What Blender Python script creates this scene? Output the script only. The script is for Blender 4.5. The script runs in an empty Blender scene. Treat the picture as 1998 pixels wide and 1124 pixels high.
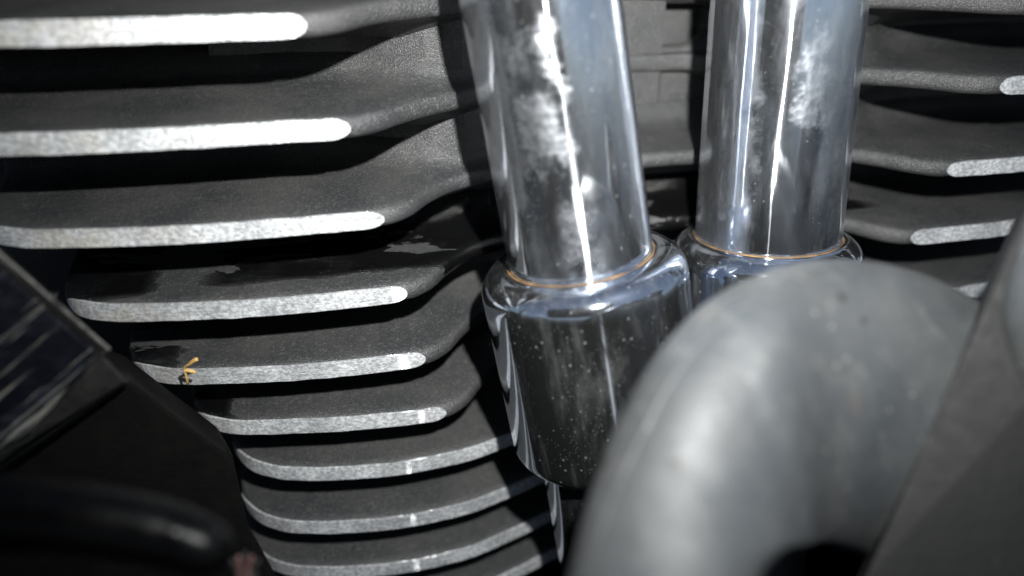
import bpy, bmesh, math, random
from mathutils import Vector, Matrix, noise
random.seed(7)
S = bpy.context.scene
COL = S.collection
U = 0.012                       # one fin pitch in metres; lengths below are in fin pitches

# ------------------------------------------------------------------ camera
pitch, yaw = math.radians(26.5), math.radians(13.083)
FPX = 1480.0
CP = Vector((-4.1318, -8.1594, 1.0682))
FW = Vector((math.sin(yaw)*math.cos(pitch), math.cos(yaw)*math.cos(pitch), -math.sin(pitch)))
RT = Vector((math.cos(yaw), -math.sin(yaw), 0))
UP = RT.cross(FW)
cd = bpy.data.cameras.new('camera')
cam = bpy.data.objects.new('camera', cd); COL.objects.link(cam)
m = Matrix((RT, UP, -FW)).transposed().to_4x4(); m.translation = CP*U
cam.matrix_world = m
cd.sensor_width = 36; cd.lens = 36*FPX/1998
cd.clip_start = 0.002; cd.clip_end = 100
cd.dof.use_dof = True; cd.dof.focus_distance = 9.3*U; cd.dof.aperture_fstop = 8.5
cd.dof.aperture_blades = 0
S.camera = cam

# ------------------------------------------------------------------ sky light and the lamp of the camera
w = bpy.data.worlds.new('World'); S.world = w; w.use_nodes = True
nt = w.node_tree; bg = nt.nodes['Background']
sky = nt.nodes.new('ShaderNodeTexSky'); sky.sky_type = 'NISHITA'; sky.sun_disc = False
sky.sun_elevation = math.radians(62); sky.sun_rotation = math.radians(160)
hs = nt.nodes.new('ShaderNodeHueSaturation'); hs.inputs['Saturation'].default_value = .45
tm = nt.nodes.new('ShaderNodeMix'); tm.data_type = 'RGBA'; tm.blend_type = 'MULTIPLY'; tm.inputs[0].default_value = 1; tm.inputs[7].default_value = (.84, 1, 1.22, 1)
nt.links.new(sky.outputs[0], hs.inputs['Color']); nt.links.new(hs.outputs[0], tm.inputs[6])
nt.links.new(tm.outputs[2], bg.inputs[0]); bg.inputs[1].default_value = 0.05
ld = bpy.data.lights.new('flash', 'AREA'); ld.shape = 'DISK'; ld.size = 0.3*U
ld.energy = 0.23; ld.spread = math.radians(105); ld.color = (0.985, 0.995, 0.985)
lo = bpy.data.objects.new('flash', ld); COL.objects.link(lo)
lm = Matrix((RT, UP, -FW)).transposed().to_4x4(); lm.translation = (CP + RT*1.15 + UP*2.35)*U
lo.matrix_world = lm
S.view_settings.view_transform = 'Standard'; S.view_settings.look = 'None'
S.view_settings.exposure = 0; S.view_settings.gamma = 1
S.cycles.max_bounces = 8; S.cycles.glossy_bounces = 6
S.cycles.sample_clamp_indirect = 6

# ------------------------------------------------------------------ helpers
def ray(px, py): return FW + RT*((px-999)/FPX) - UP*((py-562)/FPX)
def at(px, py, y):              # the point seen at a photograph pixel on the upright plane y
    d = ray(px, py); return CP + d*((y-CP.y)/d.y)
def deep(px, py, d): return CP + ray(px, py)*d
def lerp(a, b, t): return a+(b-a)*t
def interp(kn, x):              # smooth curve through knots (monotone cubic)
    n = len(kn)
    if x <= kn[0][0]: return kn[0][1]
    if x >= kn[-1][0]: return kn[-1][1]
    for i in range(n-1):
        if x <= kn[i+1][0]: break
    def sl(j): return (kn[j+1][1]-kn[j][1])/(kn[j+1][0]-kn[j][0])
    def tg(j):
        if j == 0: return sl(0)
        if j == n-1: return sl(n-2)
        a, b = sl(j-1), sl(j)
        return 0 if a*b <= 0 else 2*a*b/(a+b)
    x0, y0 = kn[i]; x1, y1 = kn[i+1]; h = x1-x0; t = (x-x0)/h
    return ((2*t**3-3*t*t+1)*y0 + (t**3-2*t*t+t)*h*tg(i) + (-2*t**3+3*t*t)*y1 + (t**3-t*t)*h*tg(i+1))
def mesh(name, verts, faces, mat, parent=None, smooth=True, scale=U):
    me = bpy.data.meshes.new(name)
    me.from_pydata([tuple(Vector(v)*scale) for v in verts], [], faces); me.update()
    bm = bmesh.new(); bm.from_mesh(me); bmesh.ops.recalc_face_normals(bm, faces=bm.faces); bm.to_mesh(me); bm.free()
    if smooth:
        for p in me.polygons: p.use_smooth = True
    o = bpy.data.objects.new(name, me); COL.objects.link(o)
    me.materials.append(mat)
    if parent: o.parent = parent
    return o
def grid(rows, close_u=False, close_v=False, caps=False):
    nu, nv = len(rows), len(rows[0]); V = [v for r in rows for v in r]; F = []
    for i in range(nu if close_u else nu-1):
        for j in range(nv if close_v else nv-1):
            a, b = i, (i+1) % nu; c, d = j, (j+1) % nv
            F.append((a*nv+c, b*nv+c, b*nv+d, a*nv+d))
    if caps:
        F.append(tuple(range(nv))); F.append(tuple((nu-1)*nv+j for j in range(nv)))
    return V, F
def empty(name, loc=(0, 0, 0), label=None, cat=None, group=None):
    o = bpy.data.objects.new(name, None); COL.objects.link(o); o.location = Vector(loc)*U
    o.empty_display_size = 0.01
    return tag(o, label, cat, group)
def tag(o, label=None, cat=None, group=None, kind=None):
    for k, v in (('label', label), ('category', cat), ('group', group), ('kind', kind)):
        if v: o[k] = v
    return o
def sharp(o, deg=35):
    me = o.data
    try: me.set_sharp_from_angle(angle=math.radians(deg))
    except Exception: pass

# ------------------------------------------------------------------ materials
class NT:
    def __init__(s, name):
        s.m = bpy.data.materials.new(name); s.m.use_nodes = True; s.t = s.m.node_tree
        s.b = s.t.nodes['Principled BSDF']; s.out = s.t.nodes['Material Output']
        tc = s.n('ShaderNodeTexCoord'); mp = s.n('ShaderNodeMapping')
        mp.inputs['Scale'].default_value = (1/U,)*3
        s.l(tc.outputs['Object'], mp.inputs[0]); s.co = mp.outputs[0]
    def n(s, t, **kw):
        o = s.t.nodes.new(t)
        for k, v in kw.items(): setattr(o, k, v)
        return o
    def l(s, a, b): s.t.links.new(a, b)
    def stretch(s, v, rot=(0, 0, 0)):
        src = s.co
        if any(rot):
            r = s.n('ShaderNodeMapping'); r.inputs['Rotation'].default_value = rot; s.l(src, r.inputs[0]); src = r.outputs[0]
        mp = s.n('ShaderNodeMapping'); mp.inputs['Scale'].default_value = v
        s.l(src, mp.inputs[0]); return mp.outputs[0]
    def noise(s, scale, detail=3, rough=.55, co=None, dist=0):
        o = s.n('ShaderNodeTexNoise'); o.inputs['Scale'].default_value = scale
        o.inputs['Detail'].default_value = detail; o.inputs['Roughness'].default_value = rough
        o.inputs['Distortion'].default_value = dist
        s.l(co or s.co, o.inputs['Vector']); return o.outputs[0]
    def voro(s, scale, co=None, out='Distance', feature='F1'):
        o = s.n('ShaderNodeTexVoronoi', feature=feature); o.inputs['Scale'].default_value = scale
        s.l(co or s.co, o.inputs['Vector']); return o.outputs[out]
    def ramp(s, x, a, b, lo=0., hi=1.):
        o = s.n('ShaderNodeMapRange'); o.interpolation_type = 'SMOOTHSTEP'
        for i, v in enumerate((a, b, lo, hi)): o.inputs[i+1].default_value = v
        s.l(x, o.inputs[0]); return o.outputs[0]
    def math(s, op, a, b=None):
        o = s.n('ShaderNodeMath', operation=op)
        for i, v in enumerate((a, b)):
            if v is None: continue
            if isinstance(v, (int, float)): o.inputs[i].default_value = v
            else: s.l(v, o.inputs[i])
        return o.outputs[0]
    def mix(s, f, a, b):
        o = s.n('ShaderNodeMix', data_type='RGBA')
        for i, v in ((0, f), (6, a), (7, b)):
            if isinstance(v, (int, float)): o.inputs[i].default_value = v
            elif isinstance(v, tuple): o.inputs[i].default_value = (*v, 1)
            else: s.l(v, o.inputs[i])
        return o.outputs[2]
    def bump(s, h, dist, strength=1., nrm=None):
        o = s.n('ShaderNodeBump'); o.inputs['Strength'].default_value = strength; o.inputs['Distance'].default_value = dist*U
        s.l(h, o.inputs['Height'])
        if nrm: s.l(nrm, o.inputs['Normal'])
        return o.outputs[0]
    def sep(s):
        o = s.n('ShaderNodeSeparateXYZ'); s.l(s.co, o.inputs[0]); return o.outputs
    def set(s, **kw):
        for k, v in kw.items():
            i = s.b.inputs[k.replace('_', ' ')]
            if isinstance(v, (int, float)): i.default_value = v
            elif isinstance(v, tuple): i.default_value = (*v, 1)
            else: s.l(v, i)

def black_paint(name, wet=None, grain=1.0):
    n = NT(name)
    x, y, z = n.sep()
    streak = n.noise(1.1, 5, .6, n.stretch((.55, 1.6, 2.2), (0, 0, .12)), .4)
    reg = 0.
    if wet:                     # oil: (x from, x to, soft edge, y from) boxes where the film has spread
        for xa, xb, so, ya in wet:
            b = n.math('MULTIPLY', n.ramp(x, xa-so, xa), n.ramp(x, xb, xb+so, 1, 0))
            b = n.math('MULTIPLY', b, n.ramp(y, ya-YW-.12, ya-YW+.12))
            reg = b if reg == 0. else n.math('MAXIMUM', reg, b)
    wetm = n.math('MULTIPLY', n.ramp(n.math('ADD', streak, n.math('MULTIPLY', reg, .22)), .625, .64), reg) if wet else 0.
    cl = n.noise(.9, 4); fine = n.noise(26, 2)
    dry = n.mix(n.ramp(cl, .3, .7), (.025, .026, .027), (.045, .0445, .043))
    dry = n.mix(n.ramp(n.noise(9, 5, .7), .52, .75, 0, .55), dry, (.085, .082, .075))
    dry = n.mix(n.ramp(n.noise(30, 2, .5), .56, .72, 0, .55), dry, (.10, .10, .097))
    spk = n.ramp(n.voro(13), .0, .10, 1, 0)
    spk = n.math('MULTIPLY', spk, n.ramp(n.noise(4, 2), .5, .62))
    dry = n.mix(n.math('MULTIPLY', spk, .5), dry, (.34, .33, .30))
    n.set(Base_Color=n.mix(wetm, dry, (.003, .003, .003)) if wet else dry)
    r = n.math('SUBTRACT', n.ramp(fine, .3, .7, .34, .5), n.math('MULTIPLY', wetm, .30))
    n.set(Roughness=r, Specular_IOR_Level=.45)
    h = n.math('ADD', n.noise(54, 2, .6), n.math('MULTIPLY', n.noise(24, 2), .45))
    h = n.math('MULTIPLY', h, n.math('ADD', 1., n.math('MULTIPLY', wetm, n.ramp(n.noise(1.5, 2), .45, .6, -.5, .6))))
    n.set(Normal=n.bump(h, .017*grain, 1))
    return n.m

def machined():
    n = NT('machined_aluminium')
    x, y, z = n.sep()
    sp = n.noise(22, 4, .7, n.stretch((.8, .8, 1.2))); big = n.noise(2.2, 3)
    c = n.mix(n.ramp(sp, .40, .62), (.34, .35, .36), (.72, .73, .73))
    pit = n.ramp(n.noise(7, 5, .75), .60, .72, 0, .6)
    c = n.mix(pit, c, (.25, .25, .25))
    yel = n.math('MULTIPLY', n.ramp(x, -6.9, -5.2, .6, 0.03), n.ramp(n.noise(3, 4, .6), .35, .65))
    c = n.mix(n.math('MULTIPLY', yel, .6), c, (.40, .34, .23))
    n.set(Base_Color=c, Metallic=n.ramp(big, .3, .7, .35, .65), Roughness=n.ramp(sp, .3, .7, .62, .44))
    lines = n.noise(3, 4, .7, n.stretch((.7, .7, 26)))
    h = n.math('ADD', n.noise(17, 3, .6), n.math('MULTIPLY', lines, .4))
    n.set(Normal=n.bump(h, .011, 1))
    an = n.n('ShaderNodeBsdfAnisotropic'); an.distribution = 'GGX'      # cutter marks run along the edge
    an.inputs['Color'].default_value = (.8, .81, .82, 1); an.inputs['Roughness'].default_value = .22; an.inputs['Anisotropy'].default_value = .985
    tg = n.n('ShaderNodeTangent', direction_type='UV_MAP', uv_map='along'); n.l(tg.outputs[0], an.inputs['Tangent'])
    mx = n.n('ShaderNodeMixShader'); n.l(n.ramp(n.noise(5, 4, .6), .35, .65, .008, .03), mx.inputs[0])
    n.l(n.b.outputs[0], mx.inputs[1]); n.l(an.outputs[0], mx.inputs[2]); n.l(mx.outputs[0], n.out.inputs[0])
    return n.m

def chrome(name, dust=.5, tint=(.80, .83, .88), ripple=1.0, seed=0., haze=1., lat=None, patches=(), spots=(.42, .6), film_k=1.):
    n = NT(name)
    co = n.stretch((1, 1, 1)); 
    mp = co.node; mp.inputs['Location'].default_value = (seed, seed*.7, seed*1.3)
    rip = n.noise(2.3, 2, .5, n.stretch((1, 1, .10)), .3)
    fin = n.noise(14, 3, .6, n.stretch((1, 1, .06)))
    dent = n.noise(1.0, 2, .5, co)
    h = n.math('ADD', n.math('MULTIPLY', rip, 1.0), n.math('ADD', n.math('MULTIPLY', fin, .03), n.math('MULTIPLY', dent, .3)))
    nrm = n.bump(h, .030*ripple, 1)
    sm = n.noise(1.5, 5, .65, n.stretch((1, 1, .35)), .6)
    n.set(Base_Color=tint, Metallic=1., Roughness=n.ramp(sm, .45, .7, .07, .17), Normal=nrm)
    hz = n.n('ShaderNodeBsdfAnisotropic'); hz.distribution = 'GGX'
    hz.inputs['Color'].default_value = (*tint, 1); hz.inputs['Roughness'].default_value = .26; hz.inputs['Rotation'].default_value = 0.
    hz.inputs['Anisotropy'].default_value = .86
    tg = n.n('ShaderNodeTangent', direction_type='RADIAL', axis='Z')
    n.l(tg.outputs[0], hz.inputs['Tangent']); n.l(nrm, hz.inputs['Normal'])
    m1 = n.n('ShaderNodeMixShader'); brk = n.noise(1.3, 4, .6, n.stretch((1.4, 1.4, .5)), .5)
    n.l(n.ramp(brk, .42, .60, .012*haze, .26*haze), m1.inputs[0])
    n.l(n.b.outputs[0], m1.inputs[1]); n.l(hz.outputs[0], m1.inputs[2])
    d = n.n('ShaderNodeBsdfDiffuse'); d.inputs['Color'].default_value = (.46, .47, .47, 1)
    vary = n.math('ADD', n.voro(11, co), n.ramp(n.voro(11, co, 'Color'), .2, .8, -.06, .10))
    specks = n.math('MULTIPLY', n.ramp(vary, .05, .12, 1, 0), n.ramp(n.noise(1.6, 2, .5, co), *spots))
    spk2 = n.math('MULTIPLY', n.ramp(n.voro(26, co), .08, .16, 1, 0), n.ramp(n.noise(2.2, 3, .5, co), .36, .6))
    film = n.math('MULTIPLY', n.ramp(n.noise(1.6, 6, .7, n.stretch((1, 1, .4)), .2), .50, .80), .12)
    film = n.math('MULTIPLY', n.math('ADD', film, n.math('MULTIPLY', n.ramp(n.noise(5, 4, .7, n.stretch((1, 1, .15))), .5, .8), .10)), film_k)
    f = n.math('ADD', n.math('ADD', n.math('MULTIPLY', specks, .17), n.math('MULTIPLY', spk2, .22)), n.math('ADD', film, .012))
    f = n.math('MINIMUM', n.math('MULTIPLY', f, dust), .85)
    # dulled plating: a broad soft gloss, weak all over and strong in residue patches and painted side reflections
    wide = n.n('ShaderNodeBsdfAnisotropic'); wide.distribution = 'GGX'
    wide.inputs['Color'].default_value = (*tint, 1); wide.inputs['Roughness'].default_value = .42
    fw = .006*haze
    if patches:                 # (across from, to, along from, to, softness, strength, bubbly) on the tube's face; plain ones imitate side reflections
        dp = n.n('ShaderNodeVectorMath', operation='DOT_PRODUCT'); n.l(n.co, dp.inputs[0]); dp.inputs[1].default_value = lat
        wob = n.math('MULTIPLY', n.math('SUBTRACT', n.noise(2.2, 5, .65), .5), .6)
        sx = n.math('ADD', dp.outputs['Value'], wob); zz = n.math('ADD', n.sep()[2], n.math('MULTIPLY', wob, 1.8))
        bub = n.ramp(n.voro(10), .1, .55, .55, 1); cloud = n.ramp(n.noise(2.6, 5, .6, n.stretch((1, 1, .6))), .40, .56)
        for a, b, c, e, so, st, bb in patches:
            p = n.math('MULTIPLY', n.math('MULTIPLY', n.ramp(sx, a-so, a+so), n.ramp(sx, b-so, b+so, 1, 0)),
                       n.math('MULTIPLY', n.ramp(zz, c-so, c+so), n.ramp(zz, e-so, e+so, 1, 0)))
            p = n.math('MULTIPLY', p, n.math('MULTIPLY', bub, cloud) if bb else n.ramp(n.noise(3, 5, .65, n.stretch((1, 1, .25))), .2, .6, .55, 1))
            fw = n.math('MAXIMUM', fw, n.math('MULTIPLY', p, st))
        n.l(n.bump(n.voro(12), .006, .8, nrm), wide.inputs['Normal'])
    m3 = n.n('ShaderNodeMixShader')
    if isinstance(fw, float): m3.inputs[0].default_value = fw
    else: n.l(fw, m3.inputs[0])
    n.l(m1.outputs[0], m3.inputs[1]); n.l(wide.outputs[0], m3.inputs[2]); m1 = m3
    m2 = n.n('ShaderNodeMixShader'); n.l(f, m2.inputs[0]); n.l(m1.outputs[0], m2.inputs[1]); n.l(d.outputs[0], m2.inputs[2])
    n.l(m2.outputs[0], n.out.inputs[0])
    return n.m

def plain(name, col, col2, rough, scale=2., grain=.01, spec=.5, grit=0., gcol=(.4, .38, .34), gscale=5):
    n = NT(name)
    c = n.mix(n.ramp(n.noise(scale, 5, .65), .3, .7), col, col2)
    if grit:
        g = n.math('MULTIPLY', n.ramp(n.voro(gscale), .05, .14, 1, 0), n.ramp(n.noise(gscale*.35, 2), .48, .55))
        c = n.mix(n.math('MULTIPLY', g, grit), c, gcol)
    n.set(Base_Color=c, Roughness=n.ramp(n.noise(scale*4, 3), .3, .7, rough-.06, rough+.06), Specular_IOR_Level=spec)
    n.set(Normal=n.bump(n.noise(scale*9, 3, .6), grain, 1))
    return n.m

YW = 2.2                        # depth of the barrel wall behind the fin fronts
M_FIN = black_paint('black_wrinkle_paint')
M_OIL4 = black_paint('oily_black_paint', [(-5.6, -1.4, .5, .42), (-8, -6.6, .4, .4), (-2.6, 3.2, .5, .85)])
M_OIL5 = black_paint('oil_wet_corner', [(-8, -6.45, .35, .2)])
M_OIL6 = black_paint('oil_wet_corner', [(-8, -5.95, .3, .2)])
M_WALL = black_paint('black_cast_wall')
M_ALU = machined()
M_COL = chrome('speckled_collar_chrome', 1.15, (.56, .61, .69), .03, seed=9.1, haze=.05, spots=(.22, .42), film_k=.55)
M_RUST = plain('rust_stain', (.035, .027, .02), (.20, .115, .045), .7, 2.6, .02, .3, .5, (.3, .28, .24), 9)
def rubber():
    n = NT('grey_rubber')
    c = n.mix(n.ramp(n.noise(1.1, 5, .65), .3, .7), (.032, .0355, .038), (.045, .0465, .0465))
    c = n.mix(n.ramp(n.noise(4.5, 6, .7, n.stretch((1, 1, .5), (0, .5, 0))), .48, .75, 0, .5), c, (.085, .086, .082))
    dark = n.math('MULTIPLY', n.ramp(n.voro(2.1), .07, .15, 1, 0), n.ramp(n.noise(.9, 2), .50, .54))
    c = n.mix(n.math('MULTIPLY', dark, .8), c, (.014, .012, .010))
    tan = n.math('MULTIPLY', n.ramp(n.voro(1.3), .10, .22, 1, 0), n.ramp(n.noise(1.4, 2), .5, .56))
    c = n.mix(n.math('MULTIPLY', tan, .12), c, (.12, .09, .055))
    lt = n.math('MULTIPLY', n.ramp(n.voro(5), .05, .14, 1, 0), n.ramp(n.noise(1.7, 2), .46, .52))
    c = n.mix(n.math('MULTIPLY', lt, .5), c, (.22, .21, .19))
    n.set(Base_Color=c, Roughness=n.ramp(n.noise(3, 4), .3, .7, .46, .60), Specular_IOR_Level=.5)
    n.set(Normal=n.bump(n.math('ADD', n.noise(10, 3, .6), n.math('MULTIPLY', n.noise(1.6, 3), .6)), .006, 1))
    return n.m
M_ELB = rubber()
M_BAR = plain('black_plastic', (.0042, .0042, .0039), (.006, .0058, .0054), .65, 1.5, .006, .25, .4, (.08, .08, .07), 5)
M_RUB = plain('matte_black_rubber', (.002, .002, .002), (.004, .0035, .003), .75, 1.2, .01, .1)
M_LEV = plain('gloss_black_lever', (.0012, .0012, .0016), (.0025, .0025, .0025), .27, 1.2, .004, .09)
M_LEAF = plain('dry_leaf', (.62, .34, .08), (.80, .52, .20), .7, 9, .03)
M_WIRE = plain('red_wire', (.08, .03, .025), (.13, .07, .06), .5, 9, .01)
M_EDGE = plain('grey_plate_edge', (.009, .009, .0088), (.02, .0195, .018), .5, 4, .02, .4, .5)

M_LITRIM = plain('painted_lit_rim', (.02, .02, .02), (.16, .155, .14), .5, 7, .03, .5)  # lighter colour standing in for the lit rim of the cover

def gloss_cover():
    n = NT('scratched_gloss_black')
    st = n.noise(2.2, 4, .65, n.stretch((.16, 1, 2.6), (0, .65, 0)), .3)
    sc = n.math('MAXIMUM', n.ramp(st, .57, .66), n.math('MULTIPLY', n.ramp(n.noise(6, 3, .6, n.stretch((.10, 1, 3.5), (0, .62, 0))), .58, .66), .8))
    smear = n.ramp(n.noise(1.3, 3), .5, .75)
    c = n.mix(n.math('MULTIPLY', sc, .6), (.004, .0045, .007), (.24, .23, .20))
    c = n.mix(n.math('MULTIPLY', smear, .25), c, (.05, .055, .07))
    n.set(Base_Color=c, Roughness=n.ramp(st, .3, .7, .10, .3), Specular_IOR_Level=.6)
    n.set(Normal=n.bump(n.noise(3, 2), .03, 1))
    return n.m
M_GLOSS = gloss_cover()

# ------------------------------------------------------------------ engine cylinder: barrel, fins, machined fin edges
cyl = empty('engine_cylinder', (0, YW, -4), 'black finned engine cylinder with bare machined fin edges behind the chrome tubes', 'engine cylinder')
OFF = Vector((0, YW, -4))
#            z     L     aL    aR    th   dzR
FINS = [(1.10, 9.4, 4.62, 4.5, .26, -.02), (.04, 9.2, 4.33, 4.35, .26, -.02), (-1.01, 8.8, 4.00, 4.17, .25, .06), (-2.07, 8.15, 3.72, 3.71, .23, .04), (-3.04, 7.55, 3.52, 3.41, .24, .06),
        (-3.98, 7.02, 3.35, 3.3, .24, 0), (-4.84, 6.42, 3.12, 3.1, .23, 0)]
def head_contour(k):
    z, L, aL, aR, th, dz = FINS[k]
    soft = k <= 2
    def prof(a):
        if soft: return [(a, .0), (a-.3, .14), (a-.66, .50), (a-1.12, .84), (a-1.5, 1.08), (a-2.1, 1.5), (a-2.8, 2.35), (1.0, 2.62), (0, 2.66)] if k else [(a, .0), (a-.3, .14), (a-.66, .50), (a-1.12, .84), (a-1.5, 1.08), (a-2.2, 1.45), (0, 1.75)]
        return [(a, .01), (a-.3, .19), (a-.6, .60), (a-.9, .92), (a-1.25, 1.12), (a-1.6, 1.2), (0, 1.32)]
    left = [(-L-.04, 1.6), (-L+.02, 1.05), (-L+.12, .74), (-L+.32, .48), (-L+.75, .27), (-L+1.2, .18), (-L+2.2, .04), (-L+3.0, 0)] 
    if -L+3.0 > -aL-.1: left = left[:-1]
    kn = left + [(-x, y) for x, y in prof(aL)]
    kn += [(x, y) for x, y in reversed(prof(aR)[:-1])]
    kn += [(-x, y) for x, y in reversed([(p[0], p[1]) for p in left])]
    return kn
ROUND = [(-5.72, .10, .23), (-6.60, .02, .23), (-7.44, .0, .23), (-8.3, 0, .23)]
def round_contour(yo):
    half = [(-6.08, 1.7), (-6.05, 1.2), (-5.93, .82), (-5.66, .47), (-5.25, .24), (-4.5, .07), (-3.75, .0), (-3.0, .05), (-2.1, .30), (-1.2, .62)]
    kn = [(x, y+yo) for x, y in half] + [(0, .85+yo)]
    return kn + [(-x, y) for x, y in reversed(kn[:-1])]

def xs_of(kn, n=180):
    x0, x1 = kn[0][0], kn[-1][0]
    out = []
    for i in range(n+1):
        out.append(x0+(x1-x0)*i/n)
    out += [x0+.02, x0+.06, x0+.11, x0+.17, x1-.02, x1-.06, x1-.11, x1-.17]
    return sorted(out)
def build_fin(kn, zf, th, mat, wobble=.0, yw=lambda x: YW):
    rows = []
    h = th/2
    for x in xs_of(kn):
        y = interp(kn, x); z = zf(x)
        e = .03; sl = (interp(kn, x+e)-interp(kn, x-e))/(2*e)
        k = min(2.2, math.sqrt(1+sl*sl)); W = max(.12, yw(x)-y); g = min(1, W/.8)
        r = min(.45, W*.5); b = min(.07*k, W*.2)
        wz = wobble*noise.noise(Vector((x*1.7, zf(0)*3, 0)))
        sec = [(W+.3, -h-.4*g), (W-.02, -h-.28*g), (W-r*.5, -h-.12*g), (W-r, -h-.05*g), (b*2.2, -h-.008), (b, -h+.006), (b*.4, -h+.025), (0, -h+.07), (0, 0),
               (0, h-.07), (b*.4, h-.025), (b, h-.006), (b*2.2, h+.006), (W-r, h+.03*g), (W-r*.55, h+.09*g), (W-r*.2, h+.20*g), (W-.02, h+.34*g), (W+.3, h+.5*g)]
        rows.append([Vector((x, y+s, z+dz+wz))-OFF for s, dz in sec])
    V, F = grid(rows)
    return mesh('fin', V, F, mat, cyl)
YWK = [(-4.6, 2.1), (-3.9, 1.95), (-3.3, 1.62), (-2.75, 1.42), (-2.2, 1.6), (-1.5, 2.7), (1.5, 2.7), (2.2, 1.6), (2.75, 1.42), (3.3, 1.62), (3.9, 1.95), (4.6, 2.1)]
yw_mid = lambda x: interp(YWK, x)
def build_strip(kn, zf, th, x0, x1, r0, r1, parent, n=110, seed=0):
    h = th/2-.012
    rows = []
    for i in range(n+1):
        t = i/n
        t = .5-.5*math.cos(math.pi*t) if True else t
        x = lerp(x0, x1, t); y = interp(kn, x); z = zf(x)
        e = .03; sl = (interp(kn, x+e)-interp(kn, x-e))/(2*e)
        nx, ny = sl/math.hypot(1, sl), -1/math.hypot(1, sl)
        hh = h
        for d, r in ((x-x0, r0), (x1-x, r1)):
            if r and d < r: hh = min(hh, h*math.sqrt(max(0.02, 1-((r-d)/r)**2)))
        jt = .010*noise.noise(Vector((x*4, seed*7.1, 0))); jb = .008*noise.noise(Vector((x*5, seed*3.3, 5)))
        zs = [(-hh+jb, -.02), (-hh+jb, .012), (-hh*.5, .012), (0, .012), (hh*.5, .012), (hh+jt, .012), (hh+jt, -.02)]
        rows.append([Vector((x+nx*o, y+ny*o, z+dz))-OFF for dz, o in zs])
    V, F = grid(rows, caps=True)
    o = mesh('machined_edge', V, F, M_ALU, parent); sharp(o)
    uv = o.data.uv_layers.new(name='along')
    for lp in o.data.loops: uv.data[lp.index].uv = (lp.vertex_index//7/n, o.data.vertices[lp.vertex_index].co.z/U*.2)
    return o
def zfun(k):
    z, L, aL, aR, th, dz = FINS[k]
    if k == 1:
        return lambda x: z + interp([(-6, 0), (-4.3, .0), (-3.4, .04), (-2.6, .03), (0, .0), (2.6, -.02), (6, -.02)], x)
    return lambda x: z + interp([(-4, 0), (4, dz)], x)
for k in range(7):
    z, L, aL, aR, th, dz = FINS[k]
    kn = head_contour(k); zf = zfun(k)
    f = build_fin(kn, zf, th, {4: M_OIL4, 5: M_OIL5, 6: M_OIL6}.get(k, M_FIN), .012, yw_mid if k <= 3 else (lambda x: YW))
    build_strip(kn, zf, th, -L+.13, -aL, .28, .22, f, seed=k)
    build_strip(kn, zf, th, aR, L-.13, .22, .28, f, seed=k+20)
for i, (z, yo, th) in enumerate(ROUND):
    kn = round_contour(yo); zf = lambda x, z=z: z
    f = build_fin(kn, zf, th, M_FIN)
    build_strip(kn, zf, th, -6.03, 6.03, .3, .3, f, n=200, seed=i+40)

# barrel wall between the fins, a stepped cast face; one deep pocket at the left of the first gap
zl = [2.4, 1.10, .04, -1.01, -2.07, -3.04, -3.98, -4.84, -5.72, -6.60, -7.44, -8.3, -9.2]
V, F = [], []
def wall_strip(prof, z0, z1):
    b = len(V)
    for x, y in prof: V.extend([Vector((x, y, z0))-OFF, Vector((x, y, z1))-OFF])
    for i in range(len(prof)-1):
        F.append((b+2*i, b+2*i+2, b+2*i+3, b+2*i+1))
for i in range(len(zl)-1):
    if i == 0: pr = [(-9.5, 2.2), (9.5, 2.2)]
    elif i <= 3:                # the wall follows the hollow the tubes stand in; a flat panel behind them, with a slot
        fl = [(-9.5, 2.12), (-5.16, 2.12), (-5.12, 2.5), (-5.02, 2.5), (-4.98, 2.06)] if i == 1 else [(-9.5, 4.6), (-5.66, 4.6), (-5.58, 2.08)] if i == 2 else [(-9.5, 2.2)]
        n_ = 40
        mid = [(lerp(-4.6, 4.6, j/n_), yw_mid(lerp(-4.6, 4.6, j/n_))) for j in range(n_+1)]
        sd = 3.2 if i < 3 else 2.75
        pr = fl + [p for p in mid if p[0] < .66] + [(.68, 2.7), (.72, sd), (1.44, sd)] + [p for p in mid if p[0] > 1.45] + [(9.5, 2.1)]
    else: pr = [(-9.5, 2.2), (9.5, 2.2)]
    wall_strip(pr, zl[i], zl[i+1])
o = mesh('barrel', V, F, M_WALL, cyl, smooth=False)

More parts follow.
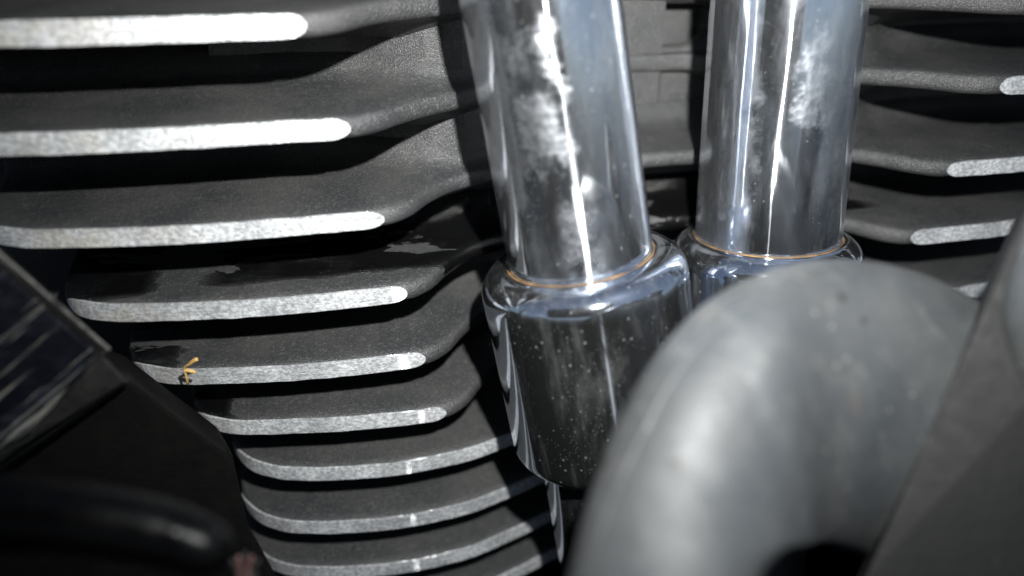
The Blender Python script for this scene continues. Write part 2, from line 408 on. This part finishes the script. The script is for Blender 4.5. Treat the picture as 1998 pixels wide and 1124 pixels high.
# ------------------------------------------------------------------ pushrod tubes
def lathe(prof, n=96):
    return grid([[Vector((r*math.cos(2*math.pi*j/n), r*math.sin(2*math.pi*j/n), z)) for j in range(n)] for r, z in prof], close_v=True)
def pushrod(px_b, px_t, y0, rb, rt, rc, hc, rl, mat, label):
    B = at(*px_b, y0); yy = y0
    for _ in range(40):
        T = at(*px_t, yy); yy = y0 + .1*(T.z-B.z)
    ax = (T-B).normalized()
    e = empty('pushrod_tube', B, label, 'pushrod tube', 'chrome pushrod tubes in front of the engine cylinder')
    lat = RT - ax*RT.dot(ax); lat = ax.to_track_quat('Z', 'Y').inverted() @ lat.normalized()
    mat = mat(lat)
    e.rotation_euler = ax.to_track_quat('Z', 'Y').to_euler()
    top = (T-B).length*1.9
    mesh('upper_tube', *lathe([(rb, -.5), (rb, -.1), (rb-.004, .02), (rb, .06)] + [(lerp(rb, rt, (i/24)*1.0), .06+(top-.06)*i/24) for i in range(1, 25)]), mat, e)
    # collar: top lip with a groove round the tube, rounded shoulder, straight side, rounded foot
    p = [(rb+.012, -.45), (rb+.012, -.06), (rb+.03, -.025), (rb+.06, -.01)]
    sr = .30; fl = rc-sr
    p += [(lerp(rb+.06, fl, t), -.01) for t in (1,)] if fl > rb+.07 else []
    p += [(fl+sr*math.sin(a), -.01-sr+sr*math.cos(a)) for a in [math.pi/2*i/8 for i in range(1, 9)]]
    p += [(rc, -.01-sr-(hc-.21-sr)*t) for t in (.02, .1, .3, .5, .7, .9, .98, 1)]
    p += [(rc-.2+.2*math.cos(a), -hc+.2-.2*math.sin(a)) for a in [math.pi/2*i/8 for i in range(1, 9)]]
    p += [(rl+.05, -hc), (rl-.1, -hc+.05)]
    mesh('collar', *lathe(p), M_COL, e)
    mesh('lower_tube', *lathe([(rl, -hc+.3)] + [(rl, -hc-.01-3.6*i/12) for i in range(13)]), M_COL, e)
    n = 120; rows = []
    for i in range(n):
        a = 2*math.pi*i/n; wv = .013*(.9+1.1*noise.noise(Vector((3*math.cos(a), 3*math.sin(a), px_b[0]))))
        c = Vector((math.cos(a), math.sin(a), 0))
        rows.append([c*(rb+.012+wv*math.cos(b)) + Vector((0, 0, -.018+wv*.8*math.sin(b))) for b in [2*math.pi*j/8 for j in range(8)]])
    mesh('rust_ring', *grid(rows, True, True), M_RUST, e)
    return e
pushrod((1131, 497), (1053, -10), -.45, .845, .80, 1.22, 2.55, .93, lambda v: chrome('dusty_chrome', 1.0, seed=0, film_k=.45, lat=v, patches=[(-1, -.45, .95, 9, .04, .30, 0), (-.46, .04, 1.25, 2.6, .05, .32, 1), (-.14, .24, -.1, .95, .16, .35, 1)]), 'left chrome pushrod tube leaning to the left, its whole collar in view')  # first patch imitates the bright reflection down the left side
pushrod((1496, 456), (1536, 5), .12, .925, .865, 1.22, 2.6, .97, lambda v: chrome('banded_chrome', .8, seed=5.3, film_k=.45, lat=v, patches=[(-1, -.55, -1, 9, .08, .22, 0), (-.06, .30, 1.5, 2.6, .10, .4, 1), (.5, 1, -1, 9, .06, .2, 0)]), 'right chrome pushrod tube, its collar half hidden by the grey elbow pipe')  # both edge bands stand in for side reflections

# ------------------------------------------------------------------ grey elbow pipe in front of the right tube
st = [((1065, 1330), (1440, 1330), 4.7), ((1085, 1225), (1455, 1225), 4.95), ((1110, 1124), (1478, 1128), 5.2), ((1145, 985), (1512, 1078), 5.45), ((1200, 842), (1538, 1058), 5.7),
      ((1280, 697), (1558, 1050), 5.95), ((1380, 590), (1578, 1047), 6.2), ((1500, 528), (1592, 1047), 6.4), ((1640, 506), (1612, 1054), 6.9), ((1790, 533), (1645, 1070), 7.2), ((1925, 600), (1690, 1090), 7.45), ((2060, 690), (1740, 1130), 7.6)]
def cr(a, b, c, d, t): return .5*((2*b)+(c-a)*t+(2*a-5*b+4*c-d)*t*t+(3*b-a-3*c+d)*t**3)
def loft(stations, depth_k, nseg=6, nring=48, flat=.85):
    P = [(deep(*o, d), deep(*i, d)) for o, i, d in stations]
    ss = []
    for k in range(len(P)-1):
        for s in range(nseg):
            t = s/nseg; q = []
            for c in (0, 1):
                p0, p1, p2, p3 = (P[max(0, k-1)][c], P[k][c], P[k+1][c], P[min(len(P)-1, k+2)][c])
                q.append(Vector([cr(p0[i], p1[i], p2[i], p3[i], t) for i in range(3)]))
            ss.append(q)
    rows = []
    for o, i in ss:
        c = (o+i)/2; a = (o-i)/2; v = (c-CP).normalized(); b = (v - a.normalized()*v.dot(a.normalized())).normalized()*a.length*flat
        rows.append([c + a*math.cos(2*math.pi*j/nring) + b*math.sin(2*math.pi*j/nring) for j in range(nring)])
    return rows, ss
rows, ss = loft(st, 1)
base = sum(rows[0], Vector())/len(rows[0])
elb = empty('elbow_pipe', base, 'thick blurred grey rubber elbow pipe bending down in front of the right tube', 'pipe')
mesh('elbow_hose', *grid([[p-base for p in r] for r in rows], close_v=True, caps=True), M_ELB, elb)
seam = []
for r in rows[:-14]:
    j = 44; p, q = r[j], r[(j+1) % 48]; c = sum(r, Vector())/len(r); nn = (p-c).normalized(); tt = (q-p).normalized()
    seam.append([p-tt*.03-nn*.02-base, p-tt*.012+nn*.007-base, p+tt*.012+nn*.007-base, p+tt*.03-nn*.02-base])
mesh('mould_seam', *grid(seam), M_ELB, elb)

# ------------------------------------------------------------------ dark side bar at the right
def prism(name, pts, back, mat, parent=None, bevel=.05, seg=3, base=Vector()):
    n = len(pts); V = [p-base for p in pts] + [p+back-base for p in pts]
    F = [tuple(range(n)), tuple(range(2*n-1, n-1, -1))] + [(i, (i+1) % n, (i+1) % n+n, i+n) for i in range(n)]
    o = mesh(name, V, F, mat, parent, smooth=False)
    if bevel:
        b = o.modifiers.new('bevel', 'BEVEL'); b.width = bevel*U; b.segments = seg; b.limit_method = 'ANGLE'
    return o
pb = [deep(2030, 350, 6.5), deep(1925, 590, 6.45), deep(1690, 1124, 6.4), deep(1600, 1330, 6.35), deep(2200, 1330, 6.0), deep(2400, 350, 6.1)]
cb = sum(pb, Vector())/6
bar = empty('side_bar', cb, 'flat dark grey bar with a straight edge covering the right end of the elbow pipe', 'bar')
prism('bar_body', pb, ray(1690, 800).normalized()*1.0, M_BAR, bar, .02, 2, cb)

# pale cable at the right edge
pc = [deep(2090, 360, 6.3), deep(2062, 510, 6.3), deep(2045, 620, 6.3), deep(2075, 760, 6.3), deep(2150, 900, 6.3)]
def tube(pts, rad, nr=20, sub=8):
    rows = []; n = len(pts)
    cs = []
    for k in range(n-1):
        for s in range(sub + (1 if k == n-2 else 0)):
            t = s/sub; p = [pts[max(0, k-1)], pts[k], pts[k+1], pts[min(n-1, k+2)]]
            cs.append((Vector([cr(p[0][i], p[1][i], p[2][i], p[3][i], t) for i in range(3)]), lerp(rad[k], rad[k+1], t)))
    up = Vector((.31, .2, .93))
    for i, (c, r) in enumerate(cs):
        tg = (cs[min(i+1, len(cs)-1)][0]-cs[max(0, i-1)][0]).normalized()
        a = tg.cross(up).normalized(); b = tg.cross(a)
        rows.append([c+(a*math.cos(2*math.pi*j/nr)+b*math.sin(2*math.pi*j/nr))*r for j in range(nr)])
    return grid(rows, close_v=True, caps=True)
V, F = tube(pc, [.24, .3, .34, .3, .24])
o = mesh('grey_cable', [v-pc[2] for v in V], F, M_ELB); o.location = pc[2]*U
tag(o, 'pale blurred cable at the right edge, in front of the dark bar', 'cable')

# ------------------------------------------------------------------ glossy black cover, lower left
Y1 = -1.15
q = [at(-220, 330, Y1), at(0, 522, Y1), at(192, 690, Y1-.1), at(55, 850, Y1-.25), at(-260, 1000, Y1-.3)]
cq = sum(q, Vector())/len(q)
cov = empty('gloss_cover', cq, 'scratched glossy black cover with a sharp corner at the left edge', 'cover')
prism('cover_face', q, Vector((.0, .25, -.12)), M_GLOSS, cov, .03, 3, cq)
s1 = [at(193, 693, Y1-.09), at(243, 745, Y1+.15), at(80, 860, Y1+.1), at(-260, 1090, Y1), at(-260, 1004, Y1-.29), at(57, 853, Y1-.24)]
prism('lower_edge', s1, Vector((-.05, .3, -.2)), M_EDGE, cov, .02, 2, cq)
s2 = [at(-220, 312, Y1+.05), at(2, 500, Y1+.05), at(210, 686, Y1), at(194, 689, Y1-.1), at(0, 520, Y1), at(-220, 328, Y1)]
prism('upper_rim', s2, Vector((.02, .10, -.03)), M_RUB, cov, 0, 1, cq)
s3 = [at(-220, 309, Y1+.06), at(2, 497, Y1+.06), at(214, 682, Y1+.01), at(210.5, 685.5, Y1+.01), at(2, 501.5, Y1+.06), at(-220, 313, Y1+.06)]
prism('rim_edge', s3, Vector((.0, .03, .0)), M_LITRIM, cov, 0, 1, cq)  # thin strip with the lit rim put into its colour

# matte black housing under the cover, hiding the left ends of the fins
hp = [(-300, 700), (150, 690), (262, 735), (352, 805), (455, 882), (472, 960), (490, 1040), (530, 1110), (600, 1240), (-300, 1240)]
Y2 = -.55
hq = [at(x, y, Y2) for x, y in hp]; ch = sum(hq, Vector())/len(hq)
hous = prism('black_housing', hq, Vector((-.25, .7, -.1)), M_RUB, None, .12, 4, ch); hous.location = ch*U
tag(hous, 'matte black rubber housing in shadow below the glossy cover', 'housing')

# blurred lever with a rounded tip
LD = .1
lp = [deep(-260, 1010, 5.2), deep(-40, 1000, 5.3), deep(150, 1010, 5.4), deep(300, 1035, 5.5), deep(400, 1068, 5.55), deep(432, 1082, 5.58), deep(448, 1090, 5.6)]
V, F = tube(lp, [.26, .26, .25, .24, .21, .15, .05], 24)
lev = mesh('black_lever', [v-lp[2] for v in V], F, M_LEV); lev.location = lp[2]*U
tag(lev, 'blurred glossy black lever with a rounded shining tip at lower left', 'lever')

# frayed reddish wire end beside the tip
wr = empty('frayed_wire', deep(485, 1110, 6.4), 'blurred frayed reddish wire end next to the lever tip', 'wire')
for i in range(5):
    a = deep(470+i*9, 1160, 6.4); b = deep(462+i*8, 1112, 6.35); c = deep(452+i*13, 1078+abs(i-2)*8, 6.3)
    V, F = tube([a, b, c], [.035, .035, .02], 8, 5)
    mesh('wire_strand', [v-deep(485, 1110, 6.4) for v in V], F, M_WIRE if i % 2 else M_EDGE, wr)

# ------------------------------------------------------------------ dried plant scrap on the fifth fin edge
YL = -.055
def flat(ptsw):
    L, R = [], []
    for i, (x, y, w, dy) in enumerate(ptsw):
        x2, y2 = (ptsw[min(i+1, len(ptsw)-1)][:2]); x1, y1 = ptsw[max(0, i-1)][:2]
        t = Vector((x2-x1, y2-y1)).normalized(); nn = Vector((-t.y, t.x))*w
        L.append(at(x+nn.x, y+nn.y, YL+dy)); R.append(at(x-nn.x, y-nn.y, YL+dy))
    rows = [[l, (l+r)/2+Vector((0, -.02, 0)), r, (l+r)/2+Vector((0, .02, 0))] for l, r in zip(L, R)]
    return grid(rows, close_v=True, caps=True)
g0 = at(361, 722, YL)
lf = empty('leaf_scrap', g0, 'tiny orange dried leaf scrap stuck on a machined fin edge', 'leaf scrap')
for nm, pts in (('leaf_stem', [(366.5, 750, 3.0, .02), (364, 738, 3.0, .0), (360.5, 725, 2.0, -.02), (358, 718, 2.2, -.04), (364, 713.5, 2.2, -.08), (372, 709, 3.6, -.12), (381, 702.5, 4.8, -.15), (386, 701, 3.8, -.16)]),
                ('leaf_blade', [(361, 722.5, 4.4, -.02), (369, 724, 4.2, -.04), (377, 725, 3.6, -.05), (383, 727, 1.6, -.05)])):
    V, F = flat(pts); mesh(nm, [v-g0 for v in V], F, M_LEAF, lf)

# ------------------------------------------------------------------ the phone that takes the picture, mirrored in the chrome
def slab(x0, x1, y0, y1, r, z0, z1):
    o = []
    for cx, cy, a0 in ((x1-r, y1-r, 0), (x0+r, y1-r, 90), (x0+r, y0+r, 180), (x1-r, y0+r, 270)):
        for i in range(7):
            a = math.radians(a0+15*i); o.append(RT*(cx+r*math.cos(a)) + UP*(cy+r*math.sin(a)))
    return [p+FW*z1 for p in o], FW*(z0-z1)
pp, bk = slab(-8.6, 3.6, -3.0, 3.3, .7, -1.1, -.45)
ph = prism('phone', pp, bk, plain('phone_back', (.012, .012, .013), (.016, .016, .018), .35, 1, .002), None, .08, 3)
ph.location = CP*U
tag(ph, 'black phone held before the engine, seen only as a dark reflection in the chrome', 'phone')
